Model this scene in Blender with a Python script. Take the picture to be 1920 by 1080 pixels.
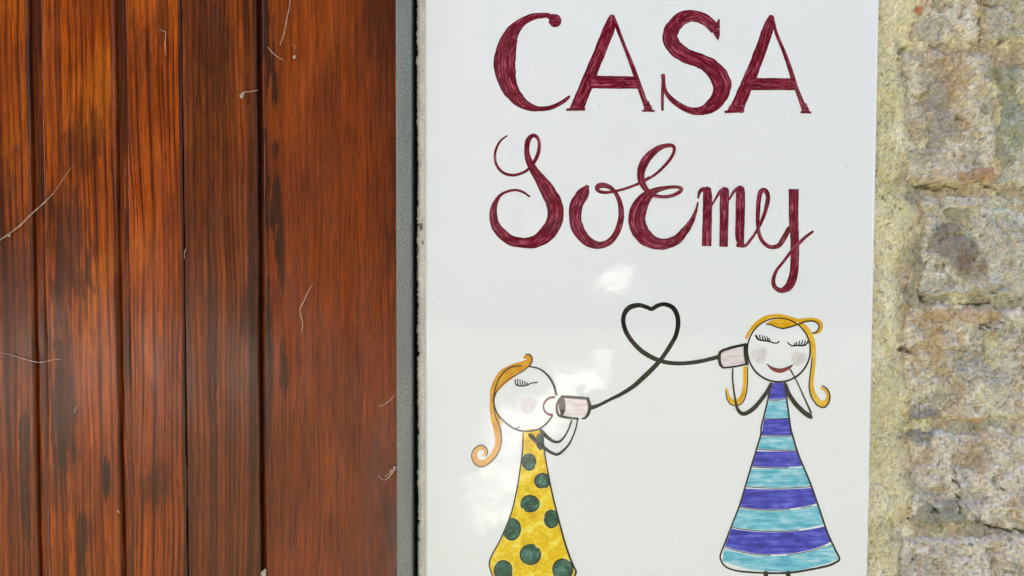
import bpy, bmesh, math, random
import numpy as np
from mathutils import Matrix, Vector

random.seed(4)
rng = np.random.default_rng(7)
for o in list(bpy.data.objects):
    bpy.data.objects.remove(o)
scn = bpy.context.scene
C = scn.collection

# ---------------------------------------------------------------- camera
LENS, DIST, PITCH, ROLL = 26.0, 0.50, math.radians(-2.0), math.radians(0.18)
FPX = 1920 * LENS / 36.0
cam_d = bpy.data.cameras.new('camera')
cam_d.lens = LENS; cam_d.sensor_width = 36.0
cam_d.clip_start = 0.01; cam_d.clip_end = 500
cam = bpy.data.objects.new('camera', cam_d); C.objects.link(cam)
CAM_Z = DIST * math.tan(-PITCH)
cam.location = (0, -DIST, CAM_Z)
ROT = Matrix.Rotation(math.radians(90) + PITCH, 3, 'X') @ Matrix.Rotation(ROLL, 3, 'Z')
cam.rotation_euler = ROT.to_euler()
scn.camera = cam

# ---------------------------------------------------------------- sky, sun, exposure
SUN_EL, SUN_AZ = math.radians(52), math.radians(-28)    # sun stands behind the house: the wall is in open shade
world = bpy.data.worlds.new('World'); scn.world = world; world.use_nodes = True
wn = world.node_tree.nodes; wl = world.node_tree.links
bg = wn['Background']; bg.inputs[1].default_value = 0.10
sky = wn.new('ShaderNodeTexSky'); sky.sky_type = 'NISHITA'; sky.sun_disc = False
sky.sun_elevation = SUN_EL; sky.sun_rotation = SUN_AZ
sky.air_density = 0.305; sky.dust_density = 3.7; sky.ozone_density = 0.3; sky.altitude = 200
wl.new(sky.outputs[0], bg.inputs[0])
sun_d = bpy.data.lights.new('sun', 'SUN'); sun_d.energy = 5.0; sun_d.angle = math.radians(0.5); sun_d.color = (1.0, 0.95, 0.87)
sun = bpy.data.objects.new('sun', sun_d); C.objects.link(sun)
sdir = Vector((math.sin(SUN_AZ) * math.cos(SUN_EL), math.cos(SUN_AZ) * math.cos(SUN_EL), math.sin(SUN_EL)))
sun.rotation_euler = sdir.to_track_quat('Z', 'Y').to_euler()
scn.view_settings.view_transform = 'Standard'
scn.view_settings.look = 'None'
scn.view_settings.exposure = 3.72
scn.view_settings.gamma = 1.0
scn.view_settings.use_curve_mapping = False

# ---------------------------------------------------------------- helpers
R3 = np.array(ROT)
CP = np.array(cam.location)
def at(px, py, y=0.0):
    """points of the plane Y = y that stand at photograph position (px, py)"""
    px = np.asarray(px, float); py = np.asarray(py, float); y = np.asarray(y, float) + 0 * px
    d = np.stack([(px - 960) / FPX, (540 - py) / FPX, -np.ones_like(px)], -1) @ R3.T
    t = (y - CP[1]) / d[..., 1]
    return CP + d * t[..., None]
PXM = DIST / FPX          # metres per photograph pixel on the tile face

def hsh(ix, iy, seed):
    n = (ix.astype(np.int64) * 374761393 + iy.astype(np.int64) * 668265263 + seed * 974634777) & 0x7fffffff
    n = ((n ^ (n >> 13)) * 1274126177) & 0x7fffffff
    return ((n ^ (n >> 16)) & 0xffff) / 65535.0
def noise(x, y, seed=0):
    ix = np.floor(x); iy = np.floor(y); fx = x - ix; fy = y - iy
    fx = fx * fx * fx * (fx * (fx * 6 - 15) + 10); fy = fy * fy * fy * (fy * (fy * 6 - 15) + 10)
    a = hsh(ix, iy, seed); b = hsh(ix + 1, iy, seed); c = hsh(ix, iy + 1, seed); d = hsh(ix + 1, iy + 1, seed)
    return (a + (b - a) * fx) * (1 - fy) + (c + (d - c) * fx) * fy
def fbm(x, y, seed=0, oct=4, gain=0.5):
    s = 0; a = 1; t = 0
    for k in range(oct):
        s = s + a * noise(x, y, seed + k * 17); t += a; a *= gain; x = x * 2.03 + 11.3; y = y * 2.03 + 5.7
    return s / t
def sst(a, b, x):
    t = np.clip((x - a) / (b - a), 0, 1); return t * t * (3 - 2 * t)
def lin(r, g, b):
    c = np.array([r, g, b]) / 255.0
    return np.where(c <= 0.04045, c / 12.92, ((c + 0.055) / 1.055) ** 2.4)
def mix(a, b, t):
    return a + (b - a) * np.asarray(t)[..., None]

def link(name, me, mat, parent=None):
    o = bpy.data.objects.new(name, me); C.objects.link(o)
    if mat: me.materials.append(mat)
    o.parent = parent
    return o
def tag(o, label=None, cat=None, group=None, kind=None):
    for k, v in (('label', label), ('category', cat), ('group', group), ('kind', kind)):
        if v: o[k] = v
    return o
def empty(name, loc=(0, 0, 0)):
    o = bpy.data.objects.new(name, None); o.location = loc; o.empty_display_size = 0.02; C.objects.link(o); return o
def mesh(name, v, f, smooth=True):
    me = bpy.data.meshes.new(name); me.from_pydata([tuple(p) for p in v], [], [tuple(q) for q in f])
    if smooth: me.polygons.foreach_set('use_smooth', [True] * len(me.polygons))
    me.update(); return me
def grid_mesh(name, pts, cols=None):
    """pts: (rows, cols, 3), row 0 at the top"""
    r, c, _ = pts.shape
    me = bpy.data.meshes.new(name)
    idx = np.arange(r * c).reshape(r, c)
    q = np.stack([idx[1:, :-1], idx[1:, 1:], idx[:-1, 1:], idx[:-1, :-1]], -1).reshape(-1, 4)
    me.vertices.add(r * c); me.vertices.foreach_set('co', pts.reshape(-1).astype(np.float32))
    me.loops.add(q.size); me.loops.foreach_set('vertex_index', q.reshape(-1).astype(np.int32))
    me.polygons.add(len(q)); me.polygons.foreach_set('loop_start', (np.arange(len(q)) * 4).astype(np.int32))
    me.polygons.foreach_set('use_smooth', np.ones(len(q), bool))
    me.update(); me.validate()
    if cols is not None: add_col(me, cols.reshape(-1, 3))
    return me
def add_col(me, rgb):
    a = me.color_attributes.new('Col', 'FLOAT_COLOR', 'POINT')
    a.data.foreach_set('color', np.concatenate([np.clip(rgb, 0, 1), np.ones((len(rgb), 1))], 1).astype(np.float32).reshape(-1))
def box(name, x0, x1, y0, y1, z0, z1, mat, parent=None, bev=0.0, seg=3):
    bm = bmesh.new()
    bmesh.ops.create_cube(bm, size=1)
    for v in bm.verts:
        v.co = Vector(((x0 + x1) / 2 + v.co.x * (x1 - x0), (y0 + y1) / 2 + v.co.y * (y1 - y0), (z0 + z1) / 2 + v.co.z * (z1 - z0)))
    if bev: bmesh.ops.bevel(bm, geom=bm.edges[:], offset=bev, segments=seg, profile=0.5, affect='EDGES')
    me = bpy.data.meshes.new(name); bm.to_mesh(me); bm.free()
    if bev:
        me.polygons.foreach_set('use_smooth', [True] * len(me.polygons))
    o = link(name, me, mat, parent)
    return o

# ---------------------------------------------------------------- materials
class M:
    def __init__(s, name):
        s.m = bpy.data.materials.new(name); s.m.use_nodes = True
        s.n = s.m.node_tree.nodes; s.l = s.m.node_tree.links; s.p = s.n['Principled BSDF']
    def add(s, t, **kw):
        nd = s.n.new(t)
        for k, v in kw.items():
            if k in nd.inputs: nd.inputs[k].default_value = v
            else: setattr(nd, k, v)
        return nd
    def set(s, **kw):
        for k, v in kw.items(): s.p.inputs[k.replace('_', ' ')].default_value = v
    def ramp(s, src, stops):
        r = s.add('ShaderNodeValToRGB'); s.l.new(src, r.inputs[0])
        e = r.color_ramp.elements
        while len(e) < len(stops): e.new(0.5)
        for el, (p, c) in zip(e, stops):
            el.position = p; el.color = (*c, 1) if len(c) == 3 else c
        return r.outputs[0]
    def coords(s, scale, out='Object'):
        tc = s.add('ShaderNodeTexCoord'); mp = s.add('ShaderNodeMapping')
        mp.inputs['Scale'].default_value = scale
        s.l.new(tc.outputs[out], mp.inputs[0]); return mp.outputs[0]
    def noise(s, vec, scale, detail=3, rough=0.55, dist=0.0):
        n = s.add('ShaderNodeTexNoise'); s.l.new(vec, n.inputs['Vector'])
        n.inputs['Scale'].default_value = scale; n.inputs['Detail'].default_value = detail
        n.inputs['Roughness'].default_value = rough; n.inputs['Distortion'].default_value = dist
        return n.outputs['Fac']
    def math(s, op, a, b):
        n = s.add('ShaderNodeMath', operation=op)
        for i, x in enumerate((a, b)):
            if isinstance(x, (int, float)): n.inputs[i].default_value = x
            else: s.l.new(x, n.inputs[i])
        return n.outputs[0]
    def mixc(s, f, a, b, mode='MIX'):
        n = s.add('ShaderNodeMix', data_type='RGBA', blend_type=mode)
        for i, x in ((0, f), (6, a), (7, b)):
            if isinstance(x, (int, float)): n.inputs[i].default_value = x
            elif isinstance(x, (tuple, list, np.ndarray)): n.inputs[i].default_value = (*x, 1)
            else: s.l.new(x, n.inputs[i])
        return n.outputs[2]
    def bump(s, h, strength, dist, prev=None):
        b = s.add('ShaderNodeBump'); b.inputs['Strength'].default_value = strength; b.inputs['Distance'].default_value = dist
        s.l.new(h, b.inputs['Height'])
        if prev is not None: s.l.new(prev, b.inputs['Normal'])
        return b.outputs[0]
    def col(s, x): s.l.new(x, s.p.inputs['Base Color'])
    def nor(s, x): s.l.new(x, s.p.inputs['Normal'])
    def rgh(s, x): s.l.new(x, s.p.inputs['Roughness'])
    def attr(s, name='Col'):
        a = s.add('ShaderNodeAttribute', attribute_name=name); return a

def glaze_bump(m):
    v = m.coords((1, 1, 1))
    b = m.bump(m.noise(v, 26, 2, 0.45), 0.22, 0.0012)
    return m.bump(m.noise(v, 150, 2, 0.45), 0.08, 0.0006, b)

GLAZE = (0.80, 0.79, 0.775)
def mat_glaze():
    m = M('white_glaze'); v = m.coords((1, 1, 1))
    base = m.mixc(m.ramp(m.noise(v, 9, 3), [(0.35, (0, 0, 0)), (0.7, (1, 1, 1))]), GLAZE, (0.79, 0.785, 0.765))
    sp = m.ramp(m.noise(v, 420, 2, 0.4), [(0.70, (0, 0, 0)), (0.75, (1, 1, 1))])
    base = m.mixc(m.math('MULTIPLY', sp, 0.30), base, (0.35, 0.33, 0.30))
    m.col(base); m.set(Roughness=0.055, IOR=1.5); m.nor(glaze_bump(m)); return m.m
def mat_paint(name, dark, mid, light, streak=True, rough=0.08, edge=None, contrast=(0.32, 0.5, 0.68), along=0.018, across=0.32, fleck=False):
    """hand painted enamel: brush streaks follow the stroke (uv in photograph pixels)"""
    m = M(name)
    if streak:
        v = m.coords((along, across, 1), 'UV')
        f1 = m.noise(v, 1.0, 4, 0.62, 0.35)
        v2 = m.coords((0.05, 0.09, 1), 'UV')
        f = m.math('ADD', m.math('MULTIPLY', f1, 0.7), m.math('MULTIPLY', m.noise(v2, 1.0, 2), 0.3))
    else:
        v = m.coords((1, 1, 1))
        f = m.math('ADD', m.math('MULTIPLY', m.noise(v, 120, 4, 0.55, 0.6), 0.65), m.math('MULTIPLY', m.noise(v, 420, 3), 0.35))
    c = m.ramp(f, [(contrast[0], tuple(dark)), (contrast[1], tuple(mid)), (contrast[2], tuple(light))])
    if fleck:      # dry brush scratches that let the white through
        vf = m.coords((0.07, 0.75, 1), 'UV'); fl = m.ramp(m.noise(vf, 1.0, 2, 0.5, 0.4), [(0.64, (0, 0, 0)), (0.72, (1, 1, 1))])
        c = m.mixc(m.math('MULTIPLY', fl, 0.55), c, tuple(lin(206, 150, 162)))
    if edge is not None:
        e = m.ramp(m.attr('edge').outputs['Fac'], [(0.70, (0, 0, 0)), (0.93, (1, 1, 1))])
        c = m.mixc(m.math('MULTIPLY', e, 0.75), c, tuple(edge))
    m.col(c); m.set(Roughness=rough, IOR=1.5); m.nor(glaze_bump(m)); return m.m
def mat_wash():
    m = M('wash_paint'); m.l.new(m.attr().outputs['Color'], m.p.inputs['Base Color'])
    m.set(Roughness=0.1); m.nor(glaze_bump(m)); return m.m
def mat_wood():
    m = M('varnished_wood'); a = m.attr().outputs['Color']
    v = m.coords((1, 1, 0.035))
    g = m.noise(v, 1500, 4, 0.6)
    c = m.mixc(1.0, a, m.ramp(g, [(0.3, (0.50, 0.42, 0.36)), (0.5, (1, 1, 1)), (0.72, (1.35, 1.3, 1.2))]), 'MULTIPLY')
    v3 = m.coords((1, 1, 0.16)); pores = m.ramp(m.noise(v3, 900, 2, 0.5), [(0.27, (1, 1, 1)), (0.36, (0, 0, 0))])
    c = m.mixc(m.math('MULTIPLY', pores, 0.55), c, (0.025, 0.008, 0.004))
    m.col(c)
    b = m.bump(g, 0.10, 0.0003)
    v2 = m.coords((1, 1, 0.25)); b = m.bump(m.noise(v2, 90, 3), 0.22, 0.0010, b)
    m.nor(b)
    m.rgh(m.ramp(m.noise(v2, 60, 4), [(0.3, (0.17,) * 3), (0.7, (0.30,) * 3)]))
    m.p.inputs['Specular IOR Level'].default_value = 0.30; return m.m
def mat_plaster(name, s1=900, st=0.6):
    m = M(name); a = m.attr().outputs['Color']; v = m.coords((1, 1, 1))
    g = m.noise(v, s1, 4, 0.65)
    c = m.mixc(1.0, a, m.ramp(g, [(0.28, (0.72, 0.70, 0.66)), (0.48, (1, 1, 1)), (0.75, (1.22, 1.2, 1.16))]), 'MULTIPLY')
    pits = m.ramp(m.noise(v, 620, 2, 0.5), [(0.255, (1, 1, 1)), (0.30, (0, 0, 0))])
    c = m.mixc(m.math('MULTIPLY', pits, 0.6), c, (0.10, 0.085, 0.06))
    m.col(c); m.set(Roughness=0.93)
    b = m.bump(g, st, 0.0018); b = m.bump(m.noise(v, 320, 4, 0.65), st, 0.0032, b); m.nor(b)
    return m.m
def mat_metal():
    m = M('powder_coated_metal'); v = m.coords((1, 1, 1))
    g = m.noise(v, 1000, 3, 0.7)
    c = m.ramp(g, [(0.33, lin(84, 88, 82)), (0.5, lin(132, 134, 126)), (0.68, lin(180, 180, 170))])
    m.col(m.mixc(m.math('MULTIPLY', m.noise(m.coords((1, 1, 0.3)), 60, 4), 0.7), c, tuple(lin(96, 100, 100))))
    m.set(Roughness=0.5, Metallic=0.25); m.nor(m.bump(g, 0.5, 0.0004)); return m.m
def mat_plain(name, c, rough=0.8, c2=None, scale=200, bump=0.0):
    m = M(name); v = m.coords((1, 1, 1)); n = m.noise(v, scale, 4)
    m.col(m.ramp(n, [(0.3, tuple(c)), (0.7, tuple(c2 if c2 is not None else c))])); m.set(Roughness=rough)
    if bump: m.nor(m.bump(n, bump, 0.001))
    return m.m

WOOD = mat_wood(); METAL = mat_metal(); GLZ = mat_glaze()
MORTAR = mat_plaster('lime_mortar', 1000, 0.55); BRICK = mat_plaster('old_brick', 700, 0.75)
MAROON = mat_paint('maroon_paint', lin(88, 6, 26), lin(118, 16, 42), lin(188, 92, 116), edge=lin(88, 8, 30), contrast=(0.42, 0.52, 0.66), along=0.022, across=0.42, fleck=True)
BLACK = mat_paint('black_paint', lin(16, 14, 13), lin(24, 21, 20), lin(46, 42, 40))
LINE = mat_paint('dark_outline_paint', lin(18, 15, 15), lin(28, 24, 24), lin(60, 52, 50))
GOLD = mat_paint('golden_hair_paint', lin(200, 122, 4), lin(216, 146, 6), lin(236, 188, 40), edge=lin(206, 132, 20), along=0.03, across=0.14)
YHAIR = mat_paint('yellow_hair_paint', lin(206, 142, 8), lin(224, 168, 22), lin(238, 200, 84), edge=lin(228, 190, 80), along=0.03, across=0.14)
YELLOW = mat_paint('yellow_paint', lin(214, 164, 0), lin(236, 196, 6), lin(246, 226, 96), streak=False, contrast=(0.36, 0.5, 0.64))
GREEN = mat_paint('dark_green_paint', lin(10, 52, 40), lin(30, 82, 66), lin(92, 134, 118), streak=False, contrast=(0.36, 0.5, 0.66))
VIOLET = mat_paint('violet_paint', lin(38, 38, 136), lin(56, 58, 176), lin(108, 114, 210), along=0.016, across=0.12, contrast=(0.36, 0.5, 0.66))
TEAL = mat_paint('turquoise_paint', lin(70, 156, 176), lin(112, 188, 204), lin(186, 218, 220), along=0.02, across=0.12, contrast=(0.36, 0.5, 0.66))
LIP = mat_paint('dark_red_paint', lin(110, 10, 22), lin(140, 22, 34), lin(160, 60, 60))
PINKW = mat_paint('pale_pink_paint', lin(196, 178, 178), lin(224, 208, 206), lin(238, 230, 226), along=0.02, across=0.25)
WASH = mat_wash()

# ---------------------------------------------------------------- ground, and added garden pieces out of view that shape shade and glare
gz = -1.35
g = link('ground', mesh('ground', [(-60, -0.06, gz), (-60, -120, gz), (60, -120, gz), (60, -0.06, gz)], [(0, 1, 2, 3)]), mat_plain('dry_lawn', (0.025, 0.028, 0.014), 0.95, (0.055, 0.052, 0.03), 1.4))
tag(g, kind='structure')
PATHM = mat_plain('glare_paving', (0.14, 0.135, 0.125), 0.9, (0.34, 0.325, 0.30), 7.0)
SHEENM = mat_plain('sheen_paving', (0.22, 0.21, 0.20), 0.9, (0.34, 0.32, 0.30), 1.0)
def ground_patch(name, P, z):
    P = np.array(P, float); Q = []
    for a, b in zip(P, np.roll(P, -1, 0)):
        for t in np.linspace(0, 1, 8)[:-1]:
            q = a + (b - a) * t; Q.append((q[0] + random.uniform(-.06, .06), q[1] + random.uniform(-.12, .12), z))
    o = link(name, mesh(name, Q, [tuple(range(len(Q)))], False), SHEENM if name == 'sheen_patch' else PATHM); tag(o, kind='structure'); return o
def stones(name, n, xf, y0, y1, w, smin, smax, z):
    """flat pale stones of uneven outline, added unseen for glare, along a path"""
    v = []; f = []
    for k in range(n):
        t = random.random(); y = y0 + (y1 - y0) * t; x = xf(t) + random.gauss(0, w * (0.4 + 0.2 * t)); r = random.uniform(smin, smax) * (0.7 + 0.9 * t)
        b = len(v); m_ = 11; ph = random.random() * 6
        for q in range(m_):
            a = 2 * math.pi * q / m_; rr = r * (0.72 + 0.28 * math.sin(2 * a + ph) + random.uniform(-.14, .14))
            v.append((x + rr * math.cos(a), y + rr * 1.7 * math.sin(a), z + k * 0.00005))
        f.append(tuple(range(b, b + m_)))
    o = link(name, mesh(name, v, f, False), STONEM); tag(o, kind='stuff'); return o
STONEM = mat_plain('glare_stone', (0.16, 0.155, 0.145), 0.9, (0.58, 0.56, 0.52), 12.0)
stones('glare_stones', 480, lambda t: -0.42 + 0.16 * t, -2.3, -4.8, 0.32, 0.008, 0.055, gz + 0.012)
stones('glare_stones', 26, lambda t: -0.15 + 0.5 * t, -4.6, -7.0, 0.2, 0.08, 0.2, gz + 0.012)
ground_patch('glare_path', [(0.30, -6.7), (0.52, -6.6), (0.85, -7.6), (1.15, -9.9), (0.95, -9.0), (0.72, -9.6), (0.55, -8.0)], gz + 0.004)  # unseen pale patch added for the glare column in the glaze
ground_patch('sheen_patch', [(-14, -7.5), (-3.4, -6.0), (-2.6, -9.5), (-6.0, -14), (-14, -14)], gz + 0.008)  # unseen pale patch added for the sheen on the wood
LEAFM = mat_plain('leaf_green', (0.010, 0.016, 0.006), 0.8, (0.03, 0.045, 0.015), 3.0)
def foliage(name, x0, x1, y0, z1, n, thick=1.2, leaf=0.26):
    """mass of leaf faces, uneven towards the top"""
    x = rng.uniform(x0, x1, n); t = rng.uniform(0, 1, n) ** 0.8
    top = z1 + (fbm(x * 0.5, x * 0, 91, 3) - 0.5) * min(2.4, (z1 - gz) * 0.5)
    z = gz + t * (top - gz); y = y0 - rng.uniform(0, thick, n) - 0.5 * fbm(x * 0.8, z * 0.8, 95, 2)
    c = np.stack([x, y, z], 1); a = rng.normal(size=(n, 3)); b = rng.normal(size=(n, 3))
    a /= np.linalg.norm(a, axis=1)[:, None]; b -= a * (a * b).sum(1)[:, None]; b /= np.linalg.norm(b, axis=1)[:, None]
    L = rng.uniform(0.6, 1.3, n)[:, None] * leaf
    v = np.stack([c - a * L, c + b * L * 0.5, c + a * L, c - b * L * 0.5], 1).reshape(-1, 3)
    f = np.arange(n * 4).reshape(-1, 4)
    o = link(name, mesh(name, v, f, False), LEAFM); tag(o, kind='stuff'); return o
foliage('sky_block_trees', -34, 15.0, -17.5, 12.0, 19500, 2.0, 0.52)  # unseen leaf screen added to keep low sky out of the reflections
foliage('glare_mask_shrubs', -3.4, 0.2, -11.5, 0.2, 1400)  # unseen shrubs added, with a gap that lets the glare through
foliage('glare_mask_shrubs', 2.6, 12, -11.5, 0.4, 3200)
WW = mat_plain('whitewash', (0.22, 0.215, 0.20), 0.9, (0.42, 0.41, 0.39), 7.0)
tag(box('glare_wall', 1.55, 2.55, -16.7, -16.4, gz, 0.10, WW, None, 0.05, 2), 'taller added white wall, out of view, mirrored as glare', 'wall')  # unseen white walls added to mirror as bright patches in the glaze
tag(box('glare_wall', 0.95, 1.75, -14.3, -14.0, gz, -0.30, WW, None, 0.05, 2), 'shorter added white wall, nearer and out of view, mirrored as glare', 'wall')
foliage('glare_mask_shrubs', 0.2, 2.8, -12.6, -0.52, 900)  # added to cover the lower part of the white walls in the reflection

# ---------------------------------------------------------------- wooden door
Y_WOOD = 0.010
ZT, ZB = 0.36, -0.36
def wx(px): return float(at(px, 540, Y_WOOD)[0])
door = empty('wooden_door', (wx(370), Y_WOOD, ZB))
tag(door, 'varnished red-brown wooden door of vertical planks beside the grey metal strip', 'door')
def child(o, parent):
    o.parent = parent; o.matrix_parent_inverse = Matrix.Translation(-parent.location); return o
def blob(px, py, cx, cy, rx, ry, seed, rag=0.55):
    d = np.sqrt(((px - cx) / rx) ** 2 + ((py - cy) / ry) ** 2) + (fbm(px * 0.09, py * 0.022, seed, 3) - 0.5) * 2 * rag + (fbm(px * 0.45, py * 0.010, seed + 3, 3, 0.6) - 0.5) * 1.5
    return (1 - sst(0.7, 1.05, d)) * (0.7 + 0.6 * fbm(px * 0.5, py * 0.014, seed + 9, 2))
def wood_col(px, py, kind):
    sd = {'a': 3, 'b': 23, 'c': 43, 'd': 63, 'e': 83, 't': 103}[kind]
    warp = (fbm(px * 0.004, py * 0.0016, sd, 3) - 0.5) * 26 + (noise(px * 0.03, py * 0.007, sd + 5) - 0.5) * 4
    u = px + warp
    per = {'a': 15, 'b': 16, 'c': 13, 'd': 10, 'e': 19, 't': 7}[kind]
    cyc = u / per + (noise(u * 0.05, u * 0 + 1.3, sd + 9) - 0.5) * 1.6
    ph = cyc - np.floor(cyc)
    ring = sst(0.35, 0.88, ph) ** 1.6 * (1 - sst(0.9, 1.0, ph)) * 1.25
    ring *= 0.35 + 0.65 * fbm(px * 0.02, py * 0.006, sd + 2, 3) * 1.5
    fine = fbm(u * 0.42, py * 0.012, sd + 31, 3, 0.65) - 0.5
    fib = fbm(u * 0.25, py * 0.006, sd + 41, 3) - 0.5
    blot = fbm(px * 0.011, py * 0.0055, sd + 51, 4)
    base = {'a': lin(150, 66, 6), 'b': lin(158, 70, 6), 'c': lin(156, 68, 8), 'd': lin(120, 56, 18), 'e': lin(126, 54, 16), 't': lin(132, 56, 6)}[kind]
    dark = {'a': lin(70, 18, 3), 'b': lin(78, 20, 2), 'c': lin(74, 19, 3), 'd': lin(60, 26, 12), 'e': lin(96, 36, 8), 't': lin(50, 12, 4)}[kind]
    deep = lin(86, 34, 10)
    c = np.broadcast_to(base, px.shape + (3,)).copy()
    rw = {'a': 0.9, 'b': 0.85, 'c': 0.9, 'd': 0.7, 'e': 0.36, 't': 0.6}[kind]
    c = mix(c, np.broadcast_to(dark, c.shape), np.clip(ring * rw, 0, 1))
    c = mix(c, np.broadcast_to(deep, c.shape), sst(0.42, 0.72, blot + (py - 500) * 0.00009) * 0.42)
    c = mix(c, np.broadcast_to(lin(178, 96, 20), c.shape), sst(0.50, 0.26, blot + (py - 200) * 0.00035) * {'a': 0.4, 'b': 0.5, 'c': 0.35, 'd': 0.0, 'e': 0.12, 't': 0.2}[kind])
    c = c * (1 + fine[..., None] * (0.85 if kind in 'de' else 1.05) + fib[..., None] * 0.6)
    if kind == 'd': c = c * (1 + (noise(u * 0.07, py * 0.0012, 211)[..., None] - 0.5) * 0.9)
    if kind == 't': c = mix(c, np.broadcast_to(lin(34, 9, 4), c.shape), sst(0.35, 0.6, fbm(px * 0.05, py * 0.006, 221, 3) + (420 - py) * 0.0005) * 0.6)   # uneven darker tone, stronger towards the top
    stain = np.zeros_like(px)
    def st(v, k):
        nonlocal stain; stain = np.maximum(stain, v * k)
    if kind == 'a':
        st(blob(px, py, 20, 560, 70, 190, 7), 0.45); st(blob(px, py, 38, 900, 12, 170, 9), 0.75)
        st(sst(53, 60, px) * (0.4 + 0.6 * noise(px * 0, py * 0.02, 5)), 0.8)
    if kind == 'b':
        st(blob(px, py, 130, 480, 44, 150, 11), 0.7); st(blob(px, py, 112, 760, 24, 160, 12), 0.75); st(blob(px, py, 148, 1020, 14, 70, 13), 0.75)
        st(blob(px, py, 193, 898, 9, 38, 14, 0.3), 1.0); st(blob(px, py, 160, 275, 45, 60, 15, 0.8), 0.5); st(sst(214, 220, px), 0.5)
    if kind == 'c':
        st(blob(px, py, 288, 920, 22, 40, 16, 0.5), 0.55); st(blob(px, py, 315, 50, 14, 60, 17), 0.55); st(sst(337, 343, px), 0.8); st(blob(px, py, 278, 80, 26, 46, 18, 0.8), 0.4)
    if kind == 'd':
        st(sst(366, 352, px) * (0.55 + 0.45 * noise(py * 0.01, py * 0, 3)), 0.5)
        st(blob(px, py, 405, 120, 34, 150, 19), 0.45); st(blob(px, py, 465, 590, 14, 60, 20), 0.55); st(blob(px, py, 395, 640, 10, 330, 21), 0.4); st(sst(477, 483, px), 0.7)
    if kind == 'e':
        for b in ((497, 40, 13, 95), (508, 118, 13, 70), (518, 170, 9, 46), (516, 282, 8, 16), (497, 258, 6, 20), (515, 395, 15, 62), (524, 450, 10, 90), (503, 380, 6, 120), (502, 700, 8, 240), (532, 700, 10, 50), (728, 470, 14, 50), (732, 990, 14, 70), (716, 30, 26, 120)):
            st(blob(px, py, *b, 25), 0.86 if b[0] < 600 else 0.5)
        st(sst(640, 735, px + (noise(px * 0.02, py * 0.004, 8) - 0.5) * 60) * sst(470, 60, py), 0.45)
    c = mix(c, np.broadcast_to(lin(50, 26, 14), c.shape), np.clip(stain, 0, 1))
    return c
def plank(name, p0, p1, kind, drop=0.0, round_px=5.0, step=1.25, dy=4.0, rim=0.0028):
    n = max(8, int((p1 - p0) / step)); px = np.linspace(p0, p1, n + 1)
    # finer columns at the rounded edges
    e = np.array([0.0, 0.4, 1.0, 1.8, 2.8]) * round_px / 5
    px = np.unique(np.concatenate([px, p0 + e, p1 - e]))
    py = np.unique(np.concatenate([np.arange(-420, -20, 14), np.arange(-20, 1100, dy), np.arange(1100, 1500, 14)]))
    PX, PY = np.meshgrid(px, py)
    d = np.minimum(PX - p0, p1 - PX)
    t = np.clip(1 - d / round_px, 0, 1)
    h = rim * (1 - np.sqrt(np.clip(1 - t * t, 0, 1)))
    h += (fbm(PX * 0.012, PY * 0.004, 5, 2) - 0.5) * 0.0010
    edge_wob = (fbm(PY * 0.013, PX * 0 + p0, 77, 3) - 0.5) * 2.4
    X = np.vectorize(wx)(px)[None, :] + edge_wob * PXM * (t > 0)
    Z = ((540 - PY) * PXM * 1.02)
    pts = np.stack([X + 0 * PY, Y_WOOD + drop + h, Z], -1)
    # back-turned skirts give the plank its thickness
    back = pts[:, [0, -1]].copy(); back[..., 1] = Y_WOOD + 0.022
    pts = np.concatenate([back[:, :1], pts, back[:, 1:]], 1)
    col = wood_col(PX, PY, kind); col = np.concatenate([col[:, :1], col, col[:, -1:]], 1)
    return child(link(name, grid_mesh(name, pts, col), WOOD), door)
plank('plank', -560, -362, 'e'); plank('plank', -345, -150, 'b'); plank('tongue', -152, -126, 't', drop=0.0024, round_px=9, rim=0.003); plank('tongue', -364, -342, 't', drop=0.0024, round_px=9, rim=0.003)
plank('plank', -130, 62, 'a'); plank('plank', 84, 221, 'b'); plank('plank', 243, 345, 'c', round_px=2.5, rim=0.0012)
plank('plank', 345.7, 484, 'd', drop=0.0004, round_px=3, rim=0.0015); plank('plank', 494, 760, 'e', round_px=5)
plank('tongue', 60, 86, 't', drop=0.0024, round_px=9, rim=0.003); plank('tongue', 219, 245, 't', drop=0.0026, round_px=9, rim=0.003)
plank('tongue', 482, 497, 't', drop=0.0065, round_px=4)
bk = box('backing_board', wx(-570), wx(790), Y_WOOD + 0.018, Y_WOOD + 0.040, ZB - 0.2, ZT + 0.34, mat_plain('dark_backing', lin(30, 14, 8), 0.9)); child(bk, door)

# ---------------------------------------------------------------- metal strip
Y_BAR = -0.004
def bar_x(px): return float(at(px, 540, Y_BAR)[0])
bar = box('metal_strip', bar_x(742.5), bar_x(771), Y_BAR, 0.045, -0.60, 0.60, METAL, None, 0.0015, 4)
tag(bar, 'narrow upright grey metal strip between the wooden door and the white sign', 'metal strip')

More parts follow.
